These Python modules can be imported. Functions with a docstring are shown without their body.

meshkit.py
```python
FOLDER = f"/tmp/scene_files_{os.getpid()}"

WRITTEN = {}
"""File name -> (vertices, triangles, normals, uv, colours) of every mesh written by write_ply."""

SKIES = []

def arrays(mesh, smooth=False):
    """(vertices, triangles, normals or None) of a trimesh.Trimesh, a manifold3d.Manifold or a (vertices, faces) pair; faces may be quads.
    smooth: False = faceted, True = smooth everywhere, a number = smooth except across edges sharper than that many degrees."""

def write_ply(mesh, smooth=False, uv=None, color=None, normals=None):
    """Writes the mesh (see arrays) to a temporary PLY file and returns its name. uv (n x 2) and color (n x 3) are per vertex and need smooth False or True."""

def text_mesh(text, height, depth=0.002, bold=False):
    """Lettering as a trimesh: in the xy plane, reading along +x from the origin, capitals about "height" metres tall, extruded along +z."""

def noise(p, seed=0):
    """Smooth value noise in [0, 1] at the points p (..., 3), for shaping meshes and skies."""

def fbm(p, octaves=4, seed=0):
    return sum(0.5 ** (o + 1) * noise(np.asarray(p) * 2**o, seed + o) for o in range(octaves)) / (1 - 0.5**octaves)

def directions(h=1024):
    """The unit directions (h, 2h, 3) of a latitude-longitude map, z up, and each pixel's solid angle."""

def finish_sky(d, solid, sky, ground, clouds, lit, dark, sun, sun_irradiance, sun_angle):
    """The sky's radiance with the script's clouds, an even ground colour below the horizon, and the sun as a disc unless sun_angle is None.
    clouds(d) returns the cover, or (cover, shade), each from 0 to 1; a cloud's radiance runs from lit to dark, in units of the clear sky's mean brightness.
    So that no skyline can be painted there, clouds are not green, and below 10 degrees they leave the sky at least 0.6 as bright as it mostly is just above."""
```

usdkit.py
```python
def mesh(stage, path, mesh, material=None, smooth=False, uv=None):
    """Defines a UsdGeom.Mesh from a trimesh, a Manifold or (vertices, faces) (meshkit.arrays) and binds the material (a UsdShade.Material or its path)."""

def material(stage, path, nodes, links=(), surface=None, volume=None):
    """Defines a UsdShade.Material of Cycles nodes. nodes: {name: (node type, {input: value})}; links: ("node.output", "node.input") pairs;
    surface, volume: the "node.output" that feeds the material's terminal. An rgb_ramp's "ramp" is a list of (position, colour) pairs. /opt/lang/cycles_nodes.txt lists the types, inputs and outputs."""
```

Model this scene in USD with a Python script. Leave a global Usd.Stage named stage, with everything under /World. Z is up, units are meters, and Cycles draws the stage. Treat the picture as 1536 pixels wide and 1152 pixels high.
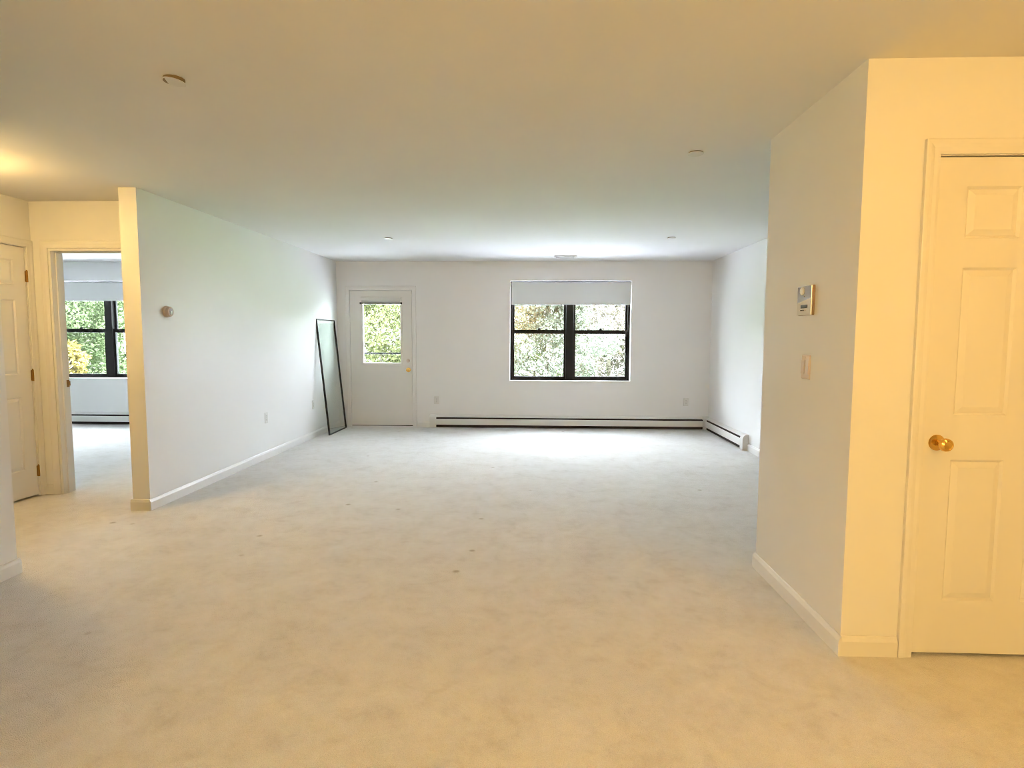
import math, random
import numpy as np, trimesh, manifold3d as m3, usdkit, meshkit
from pxr import Usd, UsdGeom, UsdLux, UsdShade, Gf, Sdf

stage = Usd.Stage.CreateInMemory()
UsdGeom.SetStageUpAxis(stage, 'Z'); UsdGeom.SetStageMetersPerUnit(stage, 1.0)
UsdGeom.Xform.Define(stage, '/World'); UsdGeom.Scope.Define(stage, '/World/Looks')

# ---------------------------------------------------------------- camera, sky, exposure
FPX, PITCH, YAW, ROLL, EYE = 884.7, 0.0797, 0.0373, 0.0032, 1.3447
EXPOSURE = 0.06
SKY = 10.6                                                   # overcast sky
SKY_TINT = (0.90, 1.0, 1.12)
WARM, DEEP = (1.0, 0.645, 0.22), (1.0, 0.48, 0.09)            # camera balanced between lamp light and daylight
HALL_LAMP, ENTRY_LAMP, FILL_LAMP = 106.0, 54.0, 276.0

cam = UsdGeom.Camera.Define(stage, '/World/camera')
_r = np.array([math.cos(YAW), math.sin(YAW), 0.0]); _f = np.array([-math.sin(YAW), math.cos(YAW), 0.0]); _u = np.array([0, 0, 1.0])
f2 = math.cos(PITCH) * _f - math.sin(PITCH) * _u; u2 = math.sin(PITCH) * _f + math.cos(PITCH) * _u
r2 = math.cos(ROLL) * _r + math.sin(ROLL) * u2; u3 = -math.sin(ROLL) * _r + math.cos(ROLL) * u2
mt = Gf.Matrix4d(*r2, 0, *u3, 0, *(-f2), 0, 0, 0, EYE, 1)
cam.AddTransformOp().Set(mt)
cam.CreateHorizontalApertureAttr(36.0); cam.CreateVerticalApertureAttr(27.0)
cam.CreateFocalLengthAttr(36.0 * FPX / 1536)
cam.CreateClippingRangeAttr(Gf.Vec2f(0.05, 500)); cam.CreateExposureAttr(EXPOSURE)

dome = UsdLux.DomeLight.Define(stage, '/World/sky_dome')
dome.CreateIntensityAttr(SKY); dome.CreateColorAttr(Gf.Vec3f(*SKY_TINT))

SUN, SUN_ELEV, SUN_BACK = 87000.0, 74.0, 6.0                  # high sun standing along the facade, so none of it enters the rooms
sun = UsdLux.DistantLight.Define(stage, '/World/sun')
sun.CreateIntensityAttr(SUN); sun.CreateAngleAttr(3.0); sun.CreateColorAttr(Gf.Vec3f(0.92, 1.0, 1.36))
_e, _b = math.radians(SUN_ELEV), math.radians(SUN_BACK)
_s = np.array([math.cos(_e) * math.cos(_b), -math.cos(_e) * math.sin(_b), math.sin(_e)])   # towards the sun
_sx = np.cross([0, 1.0, 0], _s); _sx /= np.linalg.norm(_sx); _sy = np.cross(_s, _sx)
sun.AddTransformOp().Set(Gf.Matrix4d(*_sx, 0, *_sy, 0, *_s, 0, 0, 0, 20, 1))

# ---------------------------------------------------------------- helpers
def mat(name, nodes, links=(), surface='p.BSDF', volume=None):
    return usdkit.material(stage, '/World/Looks/' + name, nodes, links, surface=surface, volume=volume)

def plain(name, col, rough=0.5, spec=0.5, metal=0.0, **kw):
    return mat(name, {'p': ('principled_bsdf', dict(base_color=col, roughness=rough, specular_ior_level=spec, metallic=metal, **kw))})

USED = {}
def path_for(name, parent='/World'):
    k = (parent, name); n = USED.get(k, 0); USED[k] = n + 1
    return f'{parent}/{name}' + (f'_{n:03d}' if n else '')

def tag(prim, label=None, cat=None, group=None, kind=None):
    for k, v in (('label', label), ('category', cat), ('group', group), ('kind', kind)):
        if v: prim.SetCustomDataByKey(k, v)
    return prim

def pstr(parent):
    return '/World' if parent is None else str(parent.GetPath())

def thing(name, label, cat, loc=(0, 0, 0), rotz=0.0, group=None, kind=None):
    x = UsdGeom.Xform.Define(stage, path_for(name))
    x.AddTranslateOp().Set(Gf.Vec3d(*map(float, loc)))
    if rotz: x.AddRotateZOp().Set(float(rotz))
    return tag(x.GetPrim(), label, cat, group, kind)

def part(name, mesh, m, parent=None, label=None, cat=None, group=None, kind=None, smooth=False):
    if isinstance(mesh, list): mesh = join(mesh)
    p = usdkit.mesh(stage, path_for(name, pstr(parent)), mesh, m, smooth=smooth).GetPrim()
    return tag(p, label, cat, group, kind)

def sub_group(name, parent, label=None):
    return tag(UsdGeom.Xform.Define(stage, path_for(name, pstr(parent))).GetPrim(), label)

def tm(x):
    if isinstance(x, m3.Manifold):
        g = x.to_mesh(); return trimesh.Trimesh(np.asarray(g.vert_properties)[:, :3], np.asarray(g.tri_verts), process=False)
    return x

def join(ms):
    return trimesh.util.concatenate([tm(a) for a in ms])

def box(x0, x1, y0, y1, z0, z1):
    return m3.Manifold.cube((abs(x1 - x0), abs(y1 - y0), abs(z1 - z0))).translate((min(x0, x1), min(y0, y1), min(z0, z1)))

def rbox(x0, x1, y0, y1, z0, z1, r=0.004, n=8):
    x0, x1 = sorted((x0, x1)); y0, y1 = sorted((y0, y1)); z0, z1 = sorted((z0, z1))
    r = min(r, (x1 - x0) * .49, (y1 - y0) * .49, (z1 - z0) * .49)
    s = m3.Manifold.sphere(r, n)
    return m3.Manifold.batch_hull([s.translate((a, b, c)) for a in (x0 + r, x1 - r) for b in (y0 + r, y1 - r) for c in (z0 + r, z1 - r)])

def cyl(p0, p1, r0, r1=None, n=24):
    p0, p1 = np.array(p0, float), np.array(p1, float)
    r1 = r0 if r1 is None else r1
    h = np.linalg.norm(p1 - p0); t = (p1 - p0) / h
    a = np.cross(t, [0, 0, 1.0]); a = np.array([1.0, 0, 0]) if np.linalg.norm(a) < 1e-6 else a / np.linalg.norm(a)
    b = np.cross(t, a); an = np.linspace(0, 2 * np.pi, n, endpoint=False)
    ring = np.outer(np.cos(an), a) + np.outer(np.sin(an), b)
    return m3.Manifold.hull_points(np.vstack([p0 + r0 * ring, p1 + r1 * ring]))

def lathe(profile, origin, axis, n=32):
    """profile: (radius, along) pairs from start to end; turned round the axis at the origin."""
    o = np.array(origin, float); t = np.array(axis, float); t /= np.linalg.norm(t)
    a = np.cross(t, [0, 0, 1.0]); a = np.array([1.0, 0, 0]) if np.linalg.norm(a) < 1e-6 else a / np.linalg.norm(a)
    b = np.cross(t, a); an = np.linspace(0, 2 * np.pi, n, endpoint=False)
    ring = np.outer(np.cos(an), a) + np.outer(np.sin(an), b)
    v = np.vstack([o + t * h + max(r, 1e-5) * ring for r, h in profile]); fs = []
    k = len(profile)
    for i in range(k - 1):
        for j in range(n):
            q = [i * n + j, i * n + (j + 1) % n, (i + 1) * n + (j + 1) % n, (i + 1) * n + j]
            fs += [[q[0], q[1], q[2]], [q[0], q[2], q[3]]]
    for j in range(1, n - 1):
        fs += [[0, j + 1, j], [(k - 1) * n, (k - 1) * n + j, (k - 1) * n + j + 1]]
    m = trimesh.Trimesh(v, np.array(fs), process=False)
    if m.volume < 0: m.invert()
    return m

class Plane:
    """A wall surface: a runs along it, b is height, d stands out of it into the room."""
    def __init__(s, o, along, out):
        s.o = np.array(o, float); s.A = np.array([*along, 0.0]); s.A /= np.linalg.norm(s.A); s.N = np.array([*out, 0.0]); s.N /= np.linalg.norm(s.N)
    def __call__(s, a, b, d):
        return s.o + a * s.A + np.array([0, 0, b]) + d * s.N
    def box(s, a0, a1, b0, b1, d0, d1):
        return m3.Manifold.hull_points(np.array([s(a, b, d) for a in (a0, a1) for b in (b0, b1) for d in (d0, d1)]))
    def rbox(s, a0, a1, b0, b1, d0, d1, r=0.003):
        sp = m3.Manifold.sphere(r, 8); d0 += r if d0 else 0
        return m3.Manifold.batch_hull([sp.translate(tuple(s(a, b, d))) for a in (a0 + r, a1 - r) for b in (b0 + r, b1 - r) for d in (d0 + (0 if d0 else r), d1 - r)])
    def frustum(s, r0, r1, d0, d1):
        pts = [s(a, b, d0) for a in r0[:2] for b in r0[2:]] + [s(a, b, d1) for a in r1[:2] for b in r1[2:]]
        return m3.Manifold.hull_points(np.array(pts))
    def frame(s, a0, a1, b0, b1, prof, closed=True):
        """A mitred frame round the opening a0..a1, b0..b1; prof: (u outward from the opening, d) polygon. Open at the bottom unless closed."""
        rings = []
        for i in range(4):
            ring = []
            for u, d in prof:
                c = [(a0 - u, b0 - u), (a0 - u, b1 + u), (a1 + u, b1 + u), (a1 + u, b0 - u)] if closed else [(a0 - u, b0), (a0 - u, b1 + u), (a1 + u, b1 + u), (a1 + u, b0)]
                ring.append(s(*c[i], d))
            rings.append(ring)
        k = len(prof); v = np.array(rings).reshape(-1, 3); fs = []
        for i in range(4 if closed else 3):
            j = (i + 1) % 4
            for p in range(k):
                q = (p + 1) % k
                fs += [[i * k + p, j * k + p, j * k + q], [i * k + p, j * k + q, i * k + q]]
        if not closed:
            for p in range(1, k - 1): fs += [[0, p + 1, p], [3 * k, 3 * k + p, 3 * k + p + 1]]
        m = trimesh.Trimesh(v, np.array(fs), process=False)
        if m.volume < 0: m.invert()
        return m
    def run(s, a0, a1, prof):
        """A straight moulding from a0 to a1; prof: (height, out) polygon, convex or not."""
        k = len(prof); v = np.array([s(a, b, d) for a in (a0, a1) for b, d in prof]); fs = []
        from shapely.geometry import Polygon
        tv, tf = trimesh.creation.triangulate_polygon(Polygon(prof), engine='earcut')
        idx = [int(np.argmin(np.linalg.norm(np.array(prof) - p, axis=1))) for p in tv]
        for t in tf: fs += [[idx[t[0]], idx[t[1]], idx[t[2]]], [k + idx[t[0]], k + idx[t[2]], k + idx[t[1]]]]
        for p in range(k):
            q = (p + 1) % k; fs += [[p, k + p, k + q], [p, k + q, q]]
        m = trimesh.Trimesh(v, np.array(fs), process=False); m.fix_normals()
        if m.volume < 0: m.invert()
        return m

# ---------------------------------------------------------------- materials
def paint(name, col, rough, spec, grain=180.0, bump=0.06, dist=0.004):
    return mat(name, {
        'g': ('geometry', {}), 'n': ('noise_texture', dict(scale=grain, detail=2.0)),
        'n2': ('noise_texture', dict(scale=1.3, detail=3.0)),
        'r': ('rgb_ramp', {'ramp': [(0.3, tuple(c * 0.975 for c in col)), (0.7, col)]}),
        'b': ('bump', dict(strength=bump, distance=dist)),
        'p': ('principled_bsdf', dict(roughness=rough, specular_ior_level=spec))},
        [('g.position', 'n.vector'), ('g.position', 'n2.vector'), ('n2.fac', 'r.fac'), ('r.color', 'p.base_color'), ('n.fac', 'b.height'), ('b.normal', 'p.normal')])

WALL = paint('wall_paint', (0.91, 0.907, 0.90), 0.42, 0.4)
CEIL = paint('ceiling_paint', (0.925, 0.92, 0.912), 0.8, 0.2, 90.0, 0.10)
TRIM = paint('trim_paint', (0.88, 0.87, 0.85), 0.35, 0.45, 60.0, 0.03)
DOORP = paint('door_paint', (0.86, 0.845, 0.81), 0.38, 0.45, 70.0, 0.04)
CARPET = mat('carpet', {
    'g': ('geometry', {}),
    'nap': ('noise_texture', dict(scale=4.2, detail=6.0, roughness=0.72, distortion=0.35)),
    'nap2': ('noise_texture', dict(scale=17.0, detail=4.0, roughness=0.65, distortion=0.3)),
    'mx': ('math', dict(math_type='multiply_add', value2=0.45)),
    'pile': ('noise_texture', dict(scale=260.0, detail=2.0)),
    'rp': ('rgb_ramp', {'ramp': [(0.50, (0.745, 0.710, 0.665)), (0.68, (0.835, 0.81, 0.775)), (0.88, (0.89, 0.87, 0.845))]}),
    'fib': ('rgb_ramp', {'ramp': [(0.25, (0.80, 0.79, 0.78)), (0.65, (1.0, 1.0, 1.0))]}),
    'mul': ('mix_color', dict(blend_type='multiply', fac=0.75)),
    'spot': ('voronoi_texture', dict(scale=2.3, randomness=1.0)),
    'spr': ('rgb_ramp', {'ramp': [(0.0, (0.42, 0.37, 0.30)), (0.030, (0.62, 0.56, 0.48)), (0.060, (1, 1, 1))]}),
    'mul2': ('mix_color', dict(blend_type='multiply', fac=0.8)),
    'h': ('math', dict(math_type='multiply_add', value2=0.25)),
    'b': ('bump', dict(strength=0.55, distance=0.012)),
    'p': ('principled_bsdf', dict(roughness=0.95, specular_ior_level=0.1, sheen_weight=0.25, sheen_roughness=0.5))},
    [('g.position', 'nap.vector'), ('g.position', 'nap2.vector'), ('g.position', 'pile.vector'), ('g.position', 'spot.vector'),
     ('nap2.fac', 'mx.value1'), ('nap.fac', 'mx.value3'), ('mx.value', 'rp.fac'), ('pile.fac', 'fib.fac'),
     ('rp.color', 'mul.a'), ('fib.color', 'mul.b'), ('spot.distance', 'spr.fac'), ('mul.result', 'mul2.a'), ('spr.color', 'mul2.b'), ('mul2.result', 'p.base_color'),
     ('nap2.fac', 'h.value1'), ('pile.fac', 'h.value3'), ('h.value', 'b.height'), ('b.normal', 'p.normal')])
BLACK = plain('black_window_frame', (0.006, 0.005, 0.004), 0.5, 0.18)
BLACKM = plain('black_metal_frame', (0.012, 0.012, 0.012), 0.35, 0.4)
BRASS = plain('polished_brass', (0.68, 0.42, 0.11), 0.14, 0.5, 1.0)
BRONZE = plain('aged_brass', (0.33, 0.17, 0.05), 0.38, 0.5, 1.0)
NICKEL = plain('brushed_nickel', (0.62, 0.60, 0.55), 0.16, 0.5, 1.0)
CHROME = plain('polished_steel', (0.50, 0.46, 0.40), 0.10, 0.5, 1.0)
ENAMEL = plain('heater_enamel', (0.80, 0.79, 0.76), 0.4, 0.4)
DARK = plain('shaded_heater_core', (0.030, 0.020, 0.016), 0.6, 0.2)  # core colour darkened for the shade inside the heater casing
PLASTIC = plain('white_plastic', (0.80, 0.79, 0.76), 0.35, 0.45)
PLASTICD = plain('dark_plastic', (0.05, 0.045, 0.04), 0.4, 0.4)
ALMOND = plain('almond_plastic', (0.72, 0.62, 0.55), 0.35, 0.45)
BEIGE = plain('beige_plastic', (0.66, 0.57, 0.50), 0.35, 0.45)
SHADOWCUP = plain('gap_shade', (0.24, 0.18, 0.11), 0.7, 0.2)  # brown standing in for the shade above the cover plates
RUBBER = plain('weatherstrip', (0.06, 0.05, 0.045), 0.7, 0.2)
GREY = plain('grey_rail', (0.035, 0.038, 0.035), 0.6, 0.2)
RAIL = plain('black_railing_paint', (0.004, 0.0042, 0.004), 0.7, 0.05)
STONE = plain('balcony_concrete', (0.52, 0.51, 0.49), 0.9, 0.1)
PAVE = plain('bounce_concrete', (0.78, 0.78, 0.77), 0.9, 0.1)
SHADE = mat('shade_fabric', {'d': ('diffuse_bsdf', dict(color=(0.80, 0.80, 0.79))), 't': ('translucent_bsdf', dict(color=(0.55, 0.56, 0.56))), 'm': ('mix_closure', dict(fac=0.16))},
            [('d.BSDF', 'm.closure1'), ('t.BSDF', 'm.closure2')], surface='m.closure')
def clear_glass(name, tint):
    return mat(name, {'w': ('layer_weight', dict(blend=0.5)), 'k': ('math', dict(math_type='power', value2=5.0)), 'a': ('math', dict(math_type='multiply_add', value2=0.90, value3=0.04)),
                      't': ('transparent_bsdf', dict(color=tint)), 'g': ('glossy_bsdf', dict(color=(1, 1, 1), roughness=0.01)), 'm': ('mix_closure', {})},
               [('w.facing', 'k.value1'), ('k.value', 'a.value1'), ('a.value', 'm.fac'), ('t.BSDF', 'm.closure1'), ('g.BSDF', 'm.closure2')], surface='m.closure')
PANE = clear_glass('window_glass', (0.985, 0.99, 0.985))
TINTED = clear_glass('tinted_panel_glass', (0.90, 0.93, 0.91))
def lamp_glass(name, power, tint=WARM):
    return mat(name, {'e': ('emission', dict(color=tint, strength=power))}, surface='e.emission')
HALLGLOW, ENTRYGLOW = lamp_glass('hall_lamp_glass', HALL_LAMP), lamp_glass('entry_lamp_glass', ENTRY_LAMP, DEEP)
FILLGLOW = lamp_glass('fill_globe_glass', FILL_LAMP)

def leaf_mat(name, c0, c1, c2, tr=0.45):
    return mat(name, {
        'g': ('geometry', {}), 'r': ('rgb_ramp', {'ramp': [(0.0, c0), (0.55, c1), (1.0, c2)]}),
        'd': ('diffuse_bsdf', {}), 't': ('translucent_bsdf', {}), 'm': ('mix_closure', dict(fac=tr))},
        [('g.random_per_island', 'r.fac'), ('r.color', 'd.color'), ('r.color', 't.color'), ('d.BSDF', 'm.closure1'), ('t.BSDF', 'm.closure2')], surface='m.closure')
LEAF = {
    'pale': leaf_mat('pale_green_leaves', (0.0282, 0.0323, 0.0207), (0.0372, 0.0409, 0.0257), (0.0463, 0.0465, 0.0319)),
    'green': leaf_mat('fresh_green_leaves', (0.0191, 0.0259, 0.0100), (0.0281, 0.0369, 0.0149), (0.0388, 0.0450, 0.0207)),
    'yellow': leaf_mat('yellow_green_leaves', (0.0253, 0.0287, 0.0103), (0.0340, 0.0362, 0.0128), (0.0423, 0.0425, 0.0170)),
    'gold': leaf_mat('golden_leaves', (0.0403, 0.0325, 0.0074), (0.0481, 0.0394, 0.0101), (0.0505, 0.0427, 0.0149)),
    'rose': leaf_mat('rosy_leaves', (0.0349, 0.0303, 0.0202), (0.0433, 0.0375, 0.0255), (0.0409, 0.0413, 0.0255)),
}
BARK = plain('tree_bark', (0.13, 0.11, 0.09), 0.9, 0.1)
LAWN = mat('lawn', {'g': ('geometry', {}), 'n': ('noise_texture', dict(scale=3.0, detail=5.0)), 'r': ('rgb_ramp', {'ramp': [(0.3, (0.07, 0.12, 0.04)), (0.7, (0.13, 0.19, 0.07))]}), 'p': ('principled_bsdf', dict(roughness=0.95, specular_ior_level=0.1))},
           [('g.position', 'n.vector'), ('n.fac', 'r.fac'), ('r.color', 'p.base_color')])

# ---------------------------------------------------------------- plan (metres; camera stands at the origin looking along +y)
H = 2.44
YF = 8.667                       # face of the window wall
XR = 2.555                       # right wall of the living room
XB, YB, YBE = 1.308, 2.4645, 3.424   # closet block: side face, door face, far end
XLN, XLF, YS = -2.955, -2.913, 4.36  # left wall, near and far ends; its end face
XSL = -3.09                      # hall face of that wall's end
YO = 4.783                       # wall with the bedroom doorway
XH = -4.150                      # hall wall with the door
YN, XN = 3.14, -2.915            # near left wall: end and face

# ---------------------------------------------------------------- structure
def struct(name, mesh, m, label, cat, parent=None, smooth=False):
    return part(name, mesh, m, parent, label, cat, kind='structure', smooth=smooth)

struct('floor', box(-8.66, 3.8, -2.2, 8.97, -0.2, 0.0), CARPET, 'pale cream wall-to-wall carpet with trodden pile and small spots', 'floor')
struct('ceiling', box(-8.66, 3.8, -2.2, 8.97, H, H + 0.2), CEIL, 'smooth white painted ceiling over the open living space', 'ceiling')

W1 = (-0.356, 1.405, 0.694, 2.160)            # living room window opening x0 x1 z0 z1
W2 = (W1[0] - 6.99, W1[1] - 6.99, W1[2], W1[3])
D1 = (-2.726, -1.800, 0.0, 2.022)             # balcony door opening
wf = box(-8.66, XR + 0.30, YF, YF + 0.30, 0, H)
for w in (W1, W2): wf -= box(w[0], w[1], YF - .1, YF + .5, w[2], w[3])
wf -= box(D1[0], D1[1], YF - .1, YF + .5, -0.01, D1[3])
struct('wall_back', wf, WALL, 'white wall with the black window and the glazed door', 'wall')

def slab_poly(pts, z0, z1):
    return m3.CrossSection([pts]).extrude(z1 - z0).translate((0, 0, z0))
struct('wall_left', slab_poly([(XSL, YS), (XLN, YS), (XLF, YF), (XSL, YF)], 0, H), WALL, 'long white left wall whose end catches the warm hall light', 'wall')
wo = box(-8.66, XSL, YO, YO + 0.125, 0, H)
O1 = (-4.005, -3.245, 0.0, 2.055)
wo -= box(O1[0], O1[1], YO - .1, YO + .3, -0.01, O1[3])
struct('wall_hall_end', wo, WALL, 'warm lit hall wall with the open bedroom doorway', 'wall')
HD = (3.945, 4.722, 0.0, 2.060)               # hall door opening along y
wh = box(XH - 0.125, XH, -2.2, YO, 0, H) - box(XH - 0.075, XH + .1, HD[0], HD[1], -0.01, HD[3])
struct('wall_hall_left', wh, WALL, 'hall wall holding the panelled door with brown hinges', 'wall')
struct('wall_near_left', box(XN - 0.125, XN, -2.2, YN, 0, H), WALL, 'near white wall at the left edge of the photo', 'wall')
W4 = (5.06, 5.86, 0.90, 2.00)                 # side window of the bedroom, along y
struct('wall_right', box(XR, XR + 0.30, YBE, YF, 0, H), WALL, 'bright right living room wall above the short heater', 'wall')
D2 = (1.604, 2.366, 0.0, 2.066)               # closet door opening
wb = box(XB, 3.8, YB, YBE, 0, H) - box(D2[0], D2[1], YB - .1, YB + .085, -0.01, D2[3])
struct('wall_closet', wb, WALL, 'projecting white closet block with switch plate and panelled door', 'wall')
struct('wall_entry_right', box(3.66, 3.8, -2.06, YB, 0, H), WALL, 'entry side wall out of view on the right', 'wall')
struct('wall_added_shade', box(-1.22, -1.10, -2.06, -0.10, 0, H), WALL, 'added partition unseen behind the viewpoint, keeps lamp light off the left floor', 'wall')  # added wall that shades the lower left floor from the hanging globe
struct('wall_front', box(-8.5, 3.8, -2.2, -2.06, 0, H), WALL, 'entry wall behind the viewpoint', 'wall')
struct('wall_bedroom_left', box(-8.66, -8.36, YO + .125, YF, 0, H) - box(-8.9, -8.2, W4[0], W4[1], W4[2], W4[3]), WALL, 'bedroom side wall out of view beyond the doorway', 'wall')

P_back = Plane((0, YF, 0), (1, 0), (0, -1))
P_left = Plane((XLN, YS, 0), (XLF - XLN, YF - YS), (YF - YS, -(XLF - XLN)))
P_stub = Plane((0, YS, 0), (1, 0), (0, -1))
P_right = Plane((XR, 0, 0), (0, 1), (-1, 0))
P_block = Plane((XB, 0, 0), (0, 1), (-1, 0))
P_closet = Plane((0, YB, 0), (1, 0), (0, -1))
P_hall = Plane((0, YO, 0), (1, 0), (0, -1))
P_hleft = Plane((XH, 0, 0), (0, 1), (1, 0))
P_bed = Plane((-8.36, 0, 0), (0, 1), (1, 0))
P_near = Plane((XN, 0, 0), (0, 1), (1, 0))
P_nend = Plane((0, YN, 0), (1, 0), (0, 1))

BB = [(0, 0), (0, 0.014), (0.064, 0.014), (0.070, 0.0115), (0.076, 0.0085), (0.083, 0.006), (0.086, 0.003), (0.086, 0)]
L_left = float(np.hypot(XLF - XLN, YF - YS))
struct('baseboard_left', P_left.run(-0.014, L_left - 0.002, BB), TRIM, 'white baseboard along the long left wall', 'baseboard')
struct('baseboard_left_end', P_stub.run(XSL - .014, XLN + 0.0005, BB), TRIM, 'short baseboard across the warm lit wall end', 'baseboard')
struct('baseboard_closet_side', P_block.run(YB - .014, YBE + .014, BB), TRIM, 'white baseboard along the side of the closet block', 'baseboard')
struct('baseboard_closet_front', P_closet.run(XB - 0.0005, 1.540, BB), TRIM, 'short warm lit baseboard beside the panelled closet door', 'baseboard')
struct('baseboard_closet_right', P_closet.run(2.432, 3.66, BB), TRIM, 'baseboard right of the closet door', 'baseboard')
struct('baseboard_near_left', P_near.run(-2.06, YN + .014, BB), TRIM, 'baseboard of the near wall at the left edge', 'baseboard')
struct('baseboard_near_end', P_nend.run(XN - .125, XN + .0005, BB), TRIM, 'baseboard round the end of the near left wall', 'baseboard')
struct('baseboard_right', P_right.run(YBE, 7.06, BB), TRIM, 'white baseboard on the right wall beyond the heater end', 'baseboard')
struct('baseboard_back', P_back.run(-1.730, -1.546, BB), TRIM, 'short baseboard between balcony door casing and heater', 'baseboard')
struct('baseboard_hall_end', P_hall.run(XH, -4.068, BB), TRIM, 'tiny baseboard in the hall corner beside the doorway', 'baseboard')
struct('baseboard_hall_left', P_hleft.run(-2.06, 3.885, BB), TRIM, 'baseboard of the hall wall before the panelled door', 'baseboard')

CASE = [(0.004, 0), (0.004, 0.010), (0.014, 0.012), (0.030, 0.013), (0.044, 0.017), (0.058, 0.018), (0.062, 0.016), (0.062, 0)]
struct('trim_1', P_back.frame(D1[0], D1[1], 0, D1[3], CASE, False), TRIM, 'white casing round the glazed balcony door', 'door casing')
struct('trim_2', P_closet.frame(D2[0], D2[1], 0, D2[3], CASE, False), TRIM, 'warm lit casing round the closet door', 'door casing')
struct('trim_3', P_hall.frame(O1[0], O1[1], 0, O1[3], CASE, False), TRIM, 'casing round the open bedroom doorway', 'door casing')
hc = P_hleft.frame(HD[0], HD[1], 0, HD[3], [(0.004, 0), (0.004, 0.010), (0.014, 0.012), (0.030, 0.013), (0.044, 0.017), (0.056, 0.018), (0.059, 0.016), (0.059, 0)], False)
struct('trim_4', hc, TRIM, 'casing round the hinged hall door', 'door casing')
# doorway lining of the bedroom opening
jam = [box(O1[0] - .001, O1[0] + .016, YO - .002, YO + .127, 0, O1[3]), box(O1[1] - .016, O1[1] + .001, YO - .002, YO + .127, 0, O1[3]),
       box(O1[0] + .016, O1[1] - .016, YO - .002, YO + .127, O1[3] - .016, O1[3] + .001), box(O1[0] + .016, O1[0] + .027, YO + .045, YO + .080, 0, O1[3] - .016),
       box(O1[0] + .016, O1[1] - .016, YO + .045, YO + .080, O1[3] - .027, O1[3] - .016)]
jt = thing('trim_5', 'white jamb lining of the open bedroom doorway with dark strike plate', 'door jamb', kind='structure')
part('jamb_lining', jam, TRIM, jt)
part('strike_plate', [rbox(O1[0] + .016, O1[0] + .0185, YO + .084, YO + .122, .905, .965, .001), rbox(O1[0] + .016, O1[0] + .024, YO + .112, YO + .127, .915, .955, .002)], BRONZE, jt, 'dark brass strike plate')

# ---------------------------------------------------------------- windows
def sash(P, a0, a1, b0, b1, d, w, wb, wt, th):
    fr = P.box(a0, a1, b0, b1, d - th, d) - P.box(a0 + w, a1 - w, b0 + wb, b1 - wt, d - th - .1, d + .1)
    fr += P.box(a0 + w - .008, a1 - w + .008, b0 + wb - .008, b0 + wb + .006, d - th + .004, d - .010)
    return fr, P.box(a0 + w - .004, a1 - w + .004, b0 + wb - .004, b1 - wt + .004, d - th * .55, d - th * .45)

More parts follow.
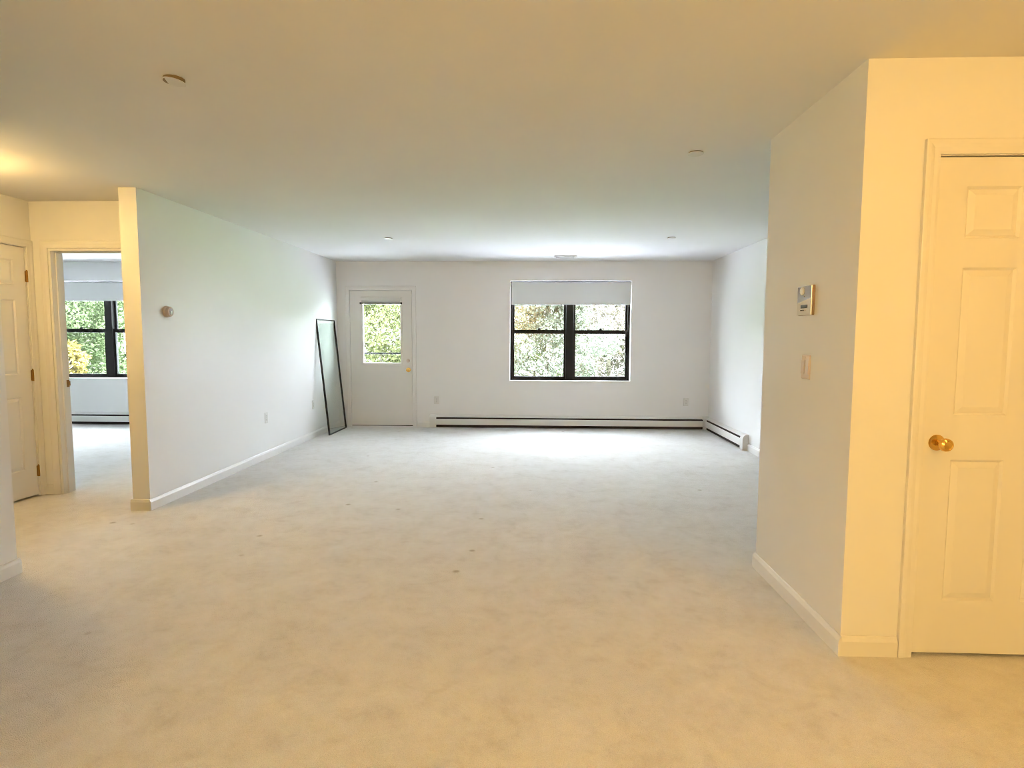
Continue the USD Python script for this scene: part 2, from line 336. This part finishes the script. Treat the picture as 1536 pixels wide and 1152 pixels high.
def build_window(name, w, label, P=None):
    t = thing(name, label, 'window', kind='structure')
    P = P or P_back; a0, a1, b0, b1 = w; D = -0.115                # frame stands back in the reveal
    mid = 0.5 * (a0 + a1) - 0.002
    e = .0015
    fr = P.box(a0 + e, a1 - e, b0 + e, b1 - e, D - .10, D) - P.box(a0 + .030, mid - .055, b0 + .026, b1 - .030, D - .3, D + .1) - P.box(mid + .055, a1 - .030, b0 + .026, b1 - .030, D - .3, D + .1)
    part('window_frame', fr, BLACK, t)
    part('mullion', P.rbox(mid - .055, mid + .055, b0 + .026, b1 - .030, D, D + .012, .004), BLACK, t)
    zm = 1.424
    for (s0, s1) in ((a0 + .031, mid - .056), (mid + .056, a1 - .031)):
        up, upg = sash(P, s0, s1, zm - .034, b1 - .031, D - .052, .030, .050, .034, .034)
        lo, log = sash(P, s0, s1, b0 + .027, zm + .024, D - .010, .030, .034, .050, .034)
        us = part('upper_sash', up, BLACK, t); part('pane', upg, PANE, us)
        ls = part('lower_sash', lo, BLACK, t); part('pane', log, PANE, ls)
        c = .5 * (s0 + s1)
        lk = [P.rbox(c - .030, c + .030, zm + .024, zm + .032, D - .034, D - .012, .003), lathe([(0, 0), (.017, 0), (.017, .010), (.012, .020), (0, .020)], P(c, zm + .032, D - .022), (0, 0, 1), 16),
              P.rbox(c - .006, c + .040, zm + .038, zm + .049, D - .030, D - .016, .004)]
        part('sash_lock', lk, BLACK, ls)
    return t
build_window('window_1', W1, 'black double-hung twin window in the living room wall')
build_window('window_2', W2, 'black twin window seen through the bedroom doorway')


build_window('window_3', W4, 'black side window of the bedroom out of view', P_bed)

def sill_board(name, w, label):
    struct(name, P_back.rbox(w[0] + .0015, w[1] - .0015, w[2] + .0002, w[2] + .010, -0.114, 0.004, .003), TRIM, label, 'window sill')
sill_board('trim_6', W1, 'thin white sill board under the living room window')
sill_board('trim_7', W2, 'thin white sill board under the bedroom window')

def roller_shade(w, zb, label, glab):
    a0, a1, b0, b1 = w
    t = thing('roller_shade', label, 'roller shade', P_back(0.5 * (a0 + a1), b1, 0), group=None)
    Q = Plane((0, 0, 0), (1, 0), (0, -1)); hw = .5 * (a1 - a0)
    sag = lambda a: -.006 * (1 - (a / hw) ** 2)
    # fabric: a thin cloth hanging off the front of the roller, turned in over it at the top
    prof = [(-.021, -.066), (-.016, -.047), (-.012, -.036), (-.014, -.027), (-.022, -.021), (-.034, -.0195), (zb + .012 - b1, -.0195)]
    n = 24; vs = []; fs = []
    for i in range(n + 1):
        a = -hw + .022 + (2 * hw - .026) * i / n
        for th in (0, .0009):
            for b, d in prof: vs.append(Q(a, b + sag(a), d - th))
    k = len(prof)
    for i in range(n):
        for th in (0, 1):
            for j in range(k - 1):
                p = (i * 2 + th) * k + j; q = p + 2 * k
                f = [[p, q, q + 1], [p, q + 1, p + 1]]
                fs += f if th == 0 else [x[::-1] for x in f]
    part('fabric', trimesh.Trimesh(np.array(vs), np.array(fs), process=False), SHADE, t, smooth=40)
    part('roller', cyl(Q(-hw + .02, -.036, -.044), Q(hw - .005, -.036, -.044), .019, n=20), PLASTIC, t, smooth=40)
    part('bottom_bar', [Q.rbox(-hw + .022, hw - .004, zb - b1, zb - b1 + .022, -.026, -.014, .003)], SHADE, t)
    for s0, s1 in ((-hw + .0005, -hw + .004), (hw - .004, hw - .0005)):
        part('bracket', Q.box(s0, s1, -.07, -.0005, -.070, -.018), PLASTIC, t)
roller_shade(W1, 1.815, 'white roller shade part-lowered over the living room window', '')
roller_shade(W2, 1.866, 'pale roller shade of the bedroom window beyond the doorway', '')

# ---------------------------------------------------------------- doors
def panel_door(t, P, a0, a1, b0, b1, d, th=.038, flip=False):
    """Six-panel moulded door leaf with its front face at d."""
    w = a1 - a0; st = .112; mul = .103; pw = (w - 2 * st - mul) / 2
    rows = [(.245, .845), (1.030, 1.628), (1.745, 1.948)]
    leaf = P.box(a0, a1, b0, b1, d - th, d); cut = []; pans = []
    dep, s1, s2 = .0085, .010, .034
    for x0 in (a0 + st, a0 + st + pw + mul):
        for z0, z1 in rows:
            x1 = x0 + pw
            leaf -= P.frustum((x0 - .0005, x1 + .0005, z0 - .0005, z1 + .0005), (x0 + s1, x1 - s1, z0 + s1, z1 - s1), d + .0005, d - dep)
            pans.append(P.frustum((x0 + s1, x1 - s1, z0 + s1, z1 - s1), (x0 + s2, x1 - s2, z0 + s2, z1 - s2), d - dep, d - .0005))
    part('door_leaf', leaf, DOORP, t)
    for p in pans: part('panel', p, DOORP, t)

def knob(P, a, b, d, r=.027):
    """Rosette, neck and round knob."""
    o = P(a, b, d); N = P.N
    ros = lathe([(.0, 0), (.033, 0), (.033, .003), (.030, .007), (.020, .010), (.013, .012), (.0, .012)], o, N, 40)
    kn = lathe([(.0, .008), (.011, .010), (.0105, .030), (.015, .036), (.022, .042), (r, .051), (r, .058), (r * .9, .066), (r * .62, .0715), (r * .55, .0700), (r * .3, .0705), (.0, .0710)], o, N, 40)
    return ros, kn

# closet door on the right
t = thing('door_2', 'cream six-panel closet door with brass knob at the right edge', 'door', kind='structure')
panel_door(t, P_closet, D2[0] + .004, D2[1] - .004, .016, D2[3] - .005, -.004)
ros, kn = knob(P_closet, 1.660, .916, -.004)
hp = part('door_knob', kn, BRASS, t, 'polished brass knob', smooth=35); part('rosette', ros, BRASS, hp, smooth=35)
part('latch', P_closet.box(1.6085, 1.6100, .890, .942, -.032, -.010), BRONZE, t)
struct('trim_8', [P_closet.box(D2[0] + .0005, D2[0] + .014, 0, D2[3] - .001, -.080, -.046), P_closet.box(D2[1] - .014, D2[1] - .0005, 0, D2[3] - .001, -.080, -.046), P_closet.box(D2[0] + .014, D2[1] - .014, D2[3] - .014, D2[3] - .001, -.080, -.046)], TRIM, 'stop strip inside the closet door frame', 'door stop')

# hall door on the left, hinged at the corner
t = thing('door_3', 'white six-panel hall door with three brown hinges at the left edge', 'door', kind='structure')
panel_door(t, P_hleft, HD[0] + .004, HD[1] - .005, .018, HD[3] - .005, -.003)
for z in (1.823, 1.015, .214):
    h = part('hinge', [cyl(P_hleft(HD[1] - .002, z - .045, .006), P_hleft(HD[1] - .002, z + .045, .006), .0075, n=16), lathe([(0, 0), (.0055, 0), (.006, .004), (.003, .009), (0, .010)], P_hleft(HD[1] - .002, z + .045, .006), (0, 0, 1), 12),
              P_hleft.box(HD[1] - .012, HD[1] + .010, z - .043, z + .043, -.0028, .0012)], BRONZE, t, smooth=35)
ros, kn = knob(P_hleft, HD[0] + .068, .916, -.003)
hp = part('door_knob', kn, BRASS, t, smooth=35); part('rosette', ros, BRASS, hp, smooth=35)

# glazed balcony door
t = thing('door_1', 'white balcony door with a glass upper light and small brass knob', 'door', kind='structure')
g = (-2.540, -1.965, .946, 1.905)
leaf = P_back.box(D1[0] + .005, D1[1] - .005, .022, D1[3] - .005, -.052, -.008) - P_back.box(g[0], g[1], g[2], g[3], -.2, .1)
part('door_leaf', leaf, DOORP, t)
part('glazing_frame', P_back.frame(g[0] + .010, g[1] - .010, g[2] + .010, g[3] - .010, [(0, -.058), (0, -.004), (.006, 0), (.026, .001), (.030, -.0075), (.0095, -.0075), (.0095, -.058)]), DOORP, t)
part('pane', P_back.box(g[0] + .009, g[1] - .009, g[2] + .009, g[3] - .009, -.034, -.028), PANE, t)
ros, kn = knob(P_back, -1.860, .852, -.008, .026)
hp = part('door_knob', kn, BRASS, t, 'small brass knob', smooth=35); part('rosette', ros, BRASS, hp, smooth=35)
part('deadbolt', [lathe([(0, 0), (.027, 0), (.027, .004), (.022, .010), (0, .010)], P_back(-1.864, .988, -.008), P_back.N, 28), P_back.rbox(-1.870, -1.858, .970, 1.006, .0015, .016, .003)], BEIGE, t, 'dull deadbolt turn piece', smooth=35)
part('door_sweep', P_back.box(D1[0] + .005, D1[1] - .005, .006, .0215, -.048, -.014), RUBBER, t)
struct('trim_9', [P_back.box(D1[0] + .0005, D1[0] + .016, 0.012, D1[3] - .001, -.11, -.056), P_back.box(D1[1] - .016, D1[1] - .0005, 0.012, D1[3] - .001, -.11, -.056), P_back.box(D1[0] + .016, D1[1] - .016, D1[3] - .016, D1[3] - .001, -.11, -.056),
                  P_back.box(D1[0] + .0005, D1[1] - .0005, 0.0, .012, -.29, -.004)], TRIM, 'frame stop and threshold of the balcony door', 'door stop')
bt = thing('mini_blind', 'raised white mini blind at the top of the balcony door glass', 'blind', P_back(.5 * (g[0] + g[1]), 1.862, .001))
Q = Plane((0, 0, 0), (1, 0), (0, -1)); hw = .5 * (g[1] - g[0]) - .002
part('headrail', Q.rbox(-hw, hw, .008, .046, .002, .034, .002), PLASTIC, bt)
for i in range(12): part('slat', Q.box(-hw + .004, hw - .004, .0045 - .0026 * i, .0063 - .0026 * i, .003, .030), PLASTIC, bt)
part('bottom_rail', Q.rbox(-hw + .002, hw - .002, -.045, -.029, .004, .030, .002), PLASTIC, bt)
part('hold_down_rod', cyl(Q(-hw - .022, -.030, .036), Q(hw + .022, -.030, .036), .0065, n=12), GREY, bt, 'dark rod across the blind')
for s_ in (-1, 1): part('bracket', Q.rbox(s_ * (hw + .016) - .008, s_ * (hw + .016) + .008, -.044, -.018, .0005, .044, .002), GREY, bt)
for s_ in (-.6, .6): part('lift_cord', Q.box(s_ * hw - .001, s_ * hw + .001, -.030, .009, .014, .016), PLASTIC, bt)

# ---------------------------------------------------------------- baseboard heaters
def heater(P, a0, a1, label, caps=(True, True), flip=False):
    t = thing('baseboard_heater', label, 'heater', group=None)
    hood = [(.020, 0.0006), (.020, .004), (.172, .004), (.178, .010), (.172, .050), (.160, .056), (.157, .055), (.168, .049), (.184, .014), (.188, .0055), (.186, .0006)]
    part('back_plate', P.run(a0 + .001, a1 - .001, hood), ENAMEL, t)
    fr = [(.047, .066), (.128, .066), (.134, .060), (.134, .058), (.127, .063), (.050, .063), (.048, .052), (.046, .052)]
    part('front_panel', P.run(a0 + .001, a1 - .001, fr), ENAMEL, t)
    part('shaded_core', [P.box(a0 + .002, a1 - .002, .010, .150, .005, .050)], DARK, t, 'heating core coloured dark for the shade inside the casing')  # solid block; its dark colour stands in for shade in the slots
    for (c, on) in (((a0 - .001 - .090, a0 + .004), caps[0]), ((a1 - .004, a1 + .091), caps[1])):
        if on:
            pr = [(.006, .0006), (.006, .070), (.140, .070), (.165, .064), (.182, .050), (.192, .030), (.194, .0006)]
            part('end_cap', P.run(c[0], c[1], pr), ENAMEL, t)
    return t
heater(P_back, -1.448, 2.462, 'long white baseboard heater under the living room window', (True, False))
t = heater(P_right, 7.130, 8.580, 'short white baseboard heater on the right wall', (True, False))
# corner piece joins the two runs
part('corner_cap', [P_back.run(2.4645, 2.5535, [(.006, .0006), (.006, .070), (.140, .070), (.165, .064), (.182, .050), (.192, .030), (.194, .0006)])], ENAMEL, t)
heater(P_back, -7.70, -5.20, 'white baseboard heater under the bedroom window', (True, True))

# ---------------------------------------------------------------- leaning glass panel
ML, MW = 1.585, .690                   # length and width
yb0, tilt = 7.835, math.asin((2.765 - 2.918 + .0) / -1.585)
mt_ = thing('leaning_glass_panel', 'tall glass panel in thin black frame leaning in the far left corner', 'glass panel')
base = np.array([-2.766, yb0, 0.0]); up = np.array([-math.sin(tilt), 0.004, math.cos(tilt)]); up /= np.linalg.norm(up)
al = np.array([.012, 1.0, 0.0]); al /= np.linalg.norm(al); nn = np.cross(al, up); nn /= np.linalg.norm(nn)
if nn[0] < 0: nn = -nn
class Tilt(Plane):
    def __init__(s): s.o = base
    def __call__(s, a, b, d): return base + a * al + b * up + d * nn
T = Tilt()
lift = .020 * math.sin(tilt) + .0005
for nm, q in (('frame', [(0, -.018), (0, .004), (.002, .006), (.012, .006), (.014, .004), (.014, -.018)]),):
    part('frame', T.frame(.014, MW - .014, .014 + lift, ML - .014, q), BLACKM, mt_)
part('glass', T.box(.013, MW - .013, .013 + lift, ML - .013, -.008, -.003), TINTED, mt_)

# ---------------------------------------------------------------- wall fittings
def outlet(P, a, b, label, smooth=False):
    t = thing('wall_outlet', label, 'outlet', P(a, b, 0))
    Q = Plane((0, 0, 0), P.A[:2], P.N[:2])
    part('cover_plate', Q.frustum((-.036, .036, -.0585, .0585), (-.031, .031, -.0535, .0535), 0.0004, .006), PLASTIC, t)
    for z in (-.0195, .0195):
        r = part('socket', Q.rbox(-.0165, .0165, z - .0135, z + .0135, .002, .0085, .003), PLASTIC, t)
        part('slot', [Q.box(x - .001, x + .001, z - .001, z + .007, .0080, .0089) for x in (-.006, .006)] + [Q.box(-.002, .002, z - .009, z - .005, .0080, .0089)], PLASTICD, r)
    part('screw', lathe([(0, 0), (.003, 0), (.002, .0012), (0, .0014)], Q(0, 0, .006), Q.N, 12), NICKEL, t)
def la(y): return (y - YS) * L_left / (YF - YS)
outlet(P_left, la(6.318), .452, 'white outlet low on the middle of the left wall')
outlet(P_left, la(7.66), .442, 'white outlet beside the black-framed leaning glass panel')
outlet(P_back, -1.443, .405, 'white outlet just right of the balcony door')
outlet(P_back, 2.223, .404, 'white outlet right of the window near the far corner')

# round thermostat
t = thing('thermostat', 'small round beige thermostat on the left wall near its end', 'thermostat', P_left(la(4.655), 1.538, 0))
Q = Plane((0, 0, 0), P_left.A[:2], P_left.N[:2])
part('base', lathe([(0, .0004), (.047, .0004), (.047, .010), (.043, .018), (.040, .020), (0, .020)], (0, 0, 0), Q.N, 40), BEIGE, t, smooth=35)
part('dial_ring', lathe([(.038, .018), (.040, .020), (.040, .034), (.036, .040), (.027, .042), (.026, .036), (.026, .019)], (0, 0, 0), Q.N, 40), BEIGE, t, smooth=35)
part('dial_face', lathe([(0, .019), (.0255, .019), (.0255, .040), (.020, .045), (.010, .048), (0, .0485)], (0, 0, 0), Q.N, 40), NICKEL, t, 'metal dial centre', smooth=35)

# intercom panel on the closet block
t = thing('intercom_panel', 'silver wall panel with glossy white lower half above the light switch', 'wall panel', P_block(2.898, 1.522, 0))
Q = Plane((0, 0, 0), P_block.A[:2], P_block.N[:2])
hw, hh = .074, .070
part('back_box', Q.rbox(-hw, hw, -hh, hh, 0.0, .013, .003), plain('brown_plastic', (0.30, 0.20, 0.13), 0.5), t)
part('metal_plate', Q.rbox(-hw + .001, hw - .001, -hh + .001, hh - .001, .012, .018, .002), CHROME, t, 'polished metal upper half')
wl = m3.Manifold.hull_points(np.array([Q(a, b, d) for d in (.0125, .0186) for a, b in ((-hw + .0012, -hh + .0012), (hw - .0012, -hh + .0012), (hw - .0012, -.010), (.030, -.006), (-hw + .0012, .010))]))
part('white_plate', wl, plain('glossy_white', (0.88, 0.88, 0.87), 0.12, 0.6), t, 'glossy white lower half')  # white plate over the lower part of the metal, upper edge sloping
part('round_lens', lathe([(0, .017), (.020, .017), (.020, .020), (.016, .024), (0, .026)], Q(.020, .046, 0), Q.N, 28), PLASTIC, t, smooth=35)
part('slot_window', Q.rbox(-.040, .028, -.036, -.020, .018, .0212, .0014), PLASTICD, t)
for i, a in enumerate((.024, .004, -.016)): part('button', Q.rbox(a - .008, a + .008, -.049, -.043, .018, .0212, .0014), PLASTICD if i != 2 else BEIGE, t)
part('side_screw', lathe([(0, 0), (.003, 0), (.002, .0015), (0, .0018)], Q(.0, .020, .0178), Q.N, 12), BRONZE, t)

# light switch
t = thing('light_switch', 'almond light switch plate below the silver wall panel', 'light switch', P_block(2.882, 1.205, 0))
part('cover_plate', Q.frustum((-.043, .043, -.0585, .0585), (-.038, .038, -.0535, .0535), .0004, .0065), ALMOND, t)
for a in (.020, -.020):
    w = part('rocker', m3.Manifold.hull_points(np.array([Q(a + x, z, d) for x in (-.0165, .0165) for z, d in ((-.033, .005), (.033, .005), (-.033, .011), (.0, .0075), (.033, .0085))])), ALMOND, t)
for z in (.047, -.047): part('screw', lathe([(0, 0), (.003, 0), (.002, .0012), (0, .0014)], Q(0, z, .0065), Q.N, 12), ALMOND, t)

# ---------------------------------------------------------------- ceiling fittings
def cover(x, y, label, tip=0.0, drop=0.0):
    t = thing('sprinkler_cover', label, 'sprinkler cover', (x, y, H))
    part('cover_plate', lathe([(0, -.0105 - drop), (.044, -.0105 - drop), (.047, -.0095 - drop), (.047, -.0075 - drop), (0, -.0075 - drop)], (0, 0, 0), (math.sin(tip), .03, 1), 40), PLASTIC, t, smooth=35)
    part('gap_shade_disc', lathe([(0, -.0075 - drop), (.0425, -.0075 - drop), (.0425, -.0003), (0, -.0003)], (0, 0, 0), (0, 0, 1), 32), SHADOWCUP, t)  # solid disc coloured as the shade in the gap over the plate
cover(-1.545, 2.560, 'round ceiling cover hanging slightly askew, nearest on the left', .10, .005)
cover(.952, 3.640, 'round white ceiling cover near the closet block', .02)
cover(-1.633, 6.640, 'small round ceiling cover above the balcony door side', .02)
cover(1.502, 6.655, 'small round ceiling cover toward the far right corner', -.03)
t = thing('ceiling_vent', 'small rectangular ceiling vent in front of the window', 'vent', (.415, 8.17, H))
fr = box(-.15, .15, -.10, .10, -.012, -.0004) - box(-.125, .125, -.075, .075, -.05, .05)
part('vent_frame', fr, PLASTIC, t); part('duct', box(-.124, .124, -.074, .074, -.0025, -.0004), PLASTICD, t)
for i in range(8):
    y = -.066 + i * .0187
    part('louver', m3.Manifold.hull_points(np.array([(x, y + dy, z) for x in (-.125, .125) for dy, z in ((0, -.0135), (.0015, -.014), (.007, -.004), (.0085, -.0045))])), PLASTIC, t)

# ceiling lamps (just outside the view): hall on the left, entry on the right
def flush_lamp(x, y, glow, label, drop=0.0):
    t = thing('ceiling_lamp', label, 'ceiling lamp', (x, y, H))
    if drop: part('canopy', lathe([(0, -drop), (.030, -drop), (.055, -.014), (.060, -.0004), (0, -.0004)], (0, 0, 0), (0, 0, 1), 32), BRASS, t, smooth=35)
    part('base', lathe([(0, -.022 - drop), (.138, -.022 - drop), (.142, -.016 - drop), (.120, -drop - .0004), (0, -drop - .0004)], (0, 0, 0), (0, 0, 1), 40), BRASS, t, smooth=35)
    pr = [(.140 * math.cos(a), -.0222 - drop - .085 * math.sin(a)) for a in np.linspace(0, math.pi / 2, 8)]
    part('glass_dome', lathe([(0, -.0222 - drop)] + pr, (0, 0, 0), (0, 0, 1), 24), glow, t, smooth=60)
flush_lamp(-3.60, 3.55, HALLGLOW, 'warm glowing dome lamp on the hall ceiling', .09)
flush_lamp(1.85, 1.15, ENTRYGLOW, 'warm glowing dome lamp on the entry ceiling')

t = thing('fill_globe', 'added warm fill globe hanging on a brass stem, unseen behind the viewpoint', 'ceiling lamp', (-.74, -1.42, H))  # added fill lamp, lifts the ceiling and foreground
part('canopy', lathe([(0, -.020), (.040, -.020), (.060, -.008), (.060, -.0004), (0, -.0004)], (0, 0, 0), (0, 0, 1), 32), BRASS, t, smooth=35)
part('stem', cyl((0, 0, -.44), (0, 0, -.018), .008, n=16), BRASS, t)
part('glass_globe', trimesh.creation.icosphere(3, .115).apply_translation((0, 0, -.55)), FILLGLOW, t, smooth=True)

# ---------------------------------------------------------------- balcony and trees outside
GZ = -3.2
struct('balcony_slab', box(-4.2, -1.0, YF + .30, YF + 1.45, -.22, -.03), STONE, 'concrete balcony slab outside the glazed door', 'balcony')
struct('balcony_shade_slab', box(-4.6, -0.7, YF + .30, YF + 1.75, H + .12, H + .30), STONE, 'added slab over the balcony, unseen, shades the railing from the sun', 'balcony')  # added to keep the high sun off the railing
t = thing('balcony_railing', 'dark balcony railing seen through the balcony door glass', 'railing', (0, YF + 1.10, 0))
part('top_rail', rbox(-4.1, -1.1, -.018, .018, 1.052, 1.078, .005), RAIL, t)
for x in (-4.05, -1.15): part('post', box(x - .02, x + .02, -.02, .02, -.03, 1.052), RAIL, t)
for z in (.15, .33, .51, .69, .85): part('bar', cyl((-4.05, 0, z), (-1.15, 0, z), .007, n=10), RAIL, t)
struct('ground', box(-50, 40, -40, 60, GZ - .3, GZ), LAWN, 'lawn under the trees outside the windows', 'lawn')
struct('bounce_pavement', box(-24, 13, -8, 19.0, GZ, GZ + .05), PAVE, 'added pale paving below the windows, unseen, bounces daylight to the ceiling', 'bounce_pavement')  # added reflector: pale ground throwing sunlight up through the windows

rng = np.random.default_rng(7)
def leaves(centers, radii, n, size, flat=.75):
    """n small folded leaves scattered in the shells of leafy clumps."""
    vol = np.array([r ** 2 for r in radii]); which = rng.choice(len(centers), n, p=vol / vol.sum())
    d = rng.normal(size=(n, 3)); d /= np.linalg.norm(d, axis=1)[:, None]
    rad = np.array(radii)[which] * rng.uniform(.35, 1.05, n) ** .6
    c = np.array(centers)[which] + d * rad[:, None] * np.array([1, 1, flat])
    ax = rng.normal(size=(n, 3)) + np.array([0, 0, -.5]); ax /= np.linalg.norm(ax, axis=1)[:, None]
    sd = np.cross(ax, rng.normal(size=(n, 3))); sd /= np.linalg.norm(sd, axis=1)[:, None]
    nm = np.cross(ax, sd); s = size * rng.uniform(.6, 1.25, n)[:, None]
    v = np.stack([c, c + s * (.5 * ax + .30 * sd + .07 * nm), c + s * ax, c + s * (.5 * ax - .30 * sd + .07 * nm)], 1).reshape(-1, 3)
    i = 4 * np.arange(n)[:, None]
    f = np.concatenate([i + [0, 1, 2], i + [0, 2, 3]], 1).reshape(-1, 3)
    return trimesh.Trimesh(v, f, process=False)

def limb(p0, p1, r0, r1, bend=.15, n=6):
    p0, p1 = np.array(p0, float), np.array(p1, float); L = np.linalg.norm(p1 - p0)
    off = rng.normal(size=3) * bend * L * .5
    pts = [p0 + (p1 - p0) * t + off * math.sin(math.pi * t) for t in np.linspace(0, 1, n)]
    rs = np.linspace(r0, r1, n)
    return [cyl(pts[i], pts[i + 1], rs[i], rs[i + 1], 8) for i in range(n - 1)]

FAR = 1.38
def tree(x, y, h, spread, kind, label, n=22000, low=.22, size=.115, clumps=26):
    x, y, spread, h, size = x * FAR, y * FAR, spread * FAR, (h + GZ) * FAR - GZ, size * 1.25
    t = thing('leafy_tree', label, 'tree', (x, y, GZ), group='trees outside the windows')
    top = np.array([rng.normal() * .2, rng.normal() * .2, h * .86])
    wood = limb((0, 0, 0), top, .05 + h * .017, .03, .05, 8); cs, rs = [], []
    for k in range(clumps):
        z = h * (low + (1 - low) * (k + .5) / clumps) ; q = (z / h - low) / (1 - low)
        prof = math.sin(math.pi * min(1, .18 + .80 * q)) ** .6
        a = k * 2.39996 + rng.uniform(-.4, .4); rr = spread * prof * rng.uniform(.35, .95)
        c = np.array([rr * math.cos(a), rr * math.sin(a), z]); cs.append(c); rs.append(spread * rng.uniform(.26, .42))
        s = top * min(.97, max(.12, (z - .25 * rr) / top[2] * .92))
        wood += limb(s, c, .045 * (1 - .6 * q), .010, .12, 4)
    part('trunk', wood, BARK, t)
    part('foliage', leaves(cs, rs, n, size), LEAF[kind], t, kind='stuff')
# nearest row
tree(0.4, 15.8, 6.0, 1.65, 'pale', 'nearest pale green tree behind the living room window')
tree(5.0, 15.8, 5.8, 1.65, 'green', 'nearest green tree to the right of the living room window view')
tree(-4.1, 15.8, 6.0, 1.65, 'yellow', 'nearest yellow-green tree behind the balcony door glass')
tree(-8.6, 15.8, 6.0, 1.65, 'pale', 'nearest pale tree between bedroom window and balcony door views')
tree(-13.1, 15.8, 5.8, 1.65, 'green', 'nearest fresh green tree behind the bedroom window')
tree(-17.8, 15.8, 6.2, 1.65, 'yellow', 'nearest yellow-green tree at the far left of the bedroom window')
tree(-10.05, 12.4, 4.0, .36, 'gold', 'slim golden young tree before the bedroom window', 1800, .74)
# middle row
tree(2.6, 21.0, 6.5, 2.0, 'rose', 'rosy tinted middle-row tree behind the living room window')
tree(8.2, 21.0, 6.5, 2.0, 'pale', 'pale middle-row tree at the far right')
tree(-3.0, 21.0, 6.5, 2.0, 'pale', 'pale middle-row tree behind the left side of the living room window')
tree(-8.5, 21.0, 6.6, 2.0, 'yellow', 'yellow-green middle-row tree left of the balcony door view')
tree(-15.6, 21.0, 6.5, 2.0, 'green', 'green middle-row tree behind the bedroom window')
tree(-21.2, 21.0, 6.5, 2.0, 'yellow', 'yellow-green middle-row tree at the far left')
# back row
for x, kd, lb in ((-21.0, 'green', 'tall green back-row tree behind the bedroom window'), (-13.7, 'pale', 'tall pale back-row tree left of the balcony door view'), (-6.3, 'yellow', 'tall yellow-green back-row tree behind the balcony door glass'),
                  (0.9, 'green', 'tall green back-row tree behind the living room window'), (8.2, 'pale', 'tall pale back-row tree at the far right')):
    tree(x, 27.8, 7.2, 2.6, kd, lb, 18000, .08, .16)
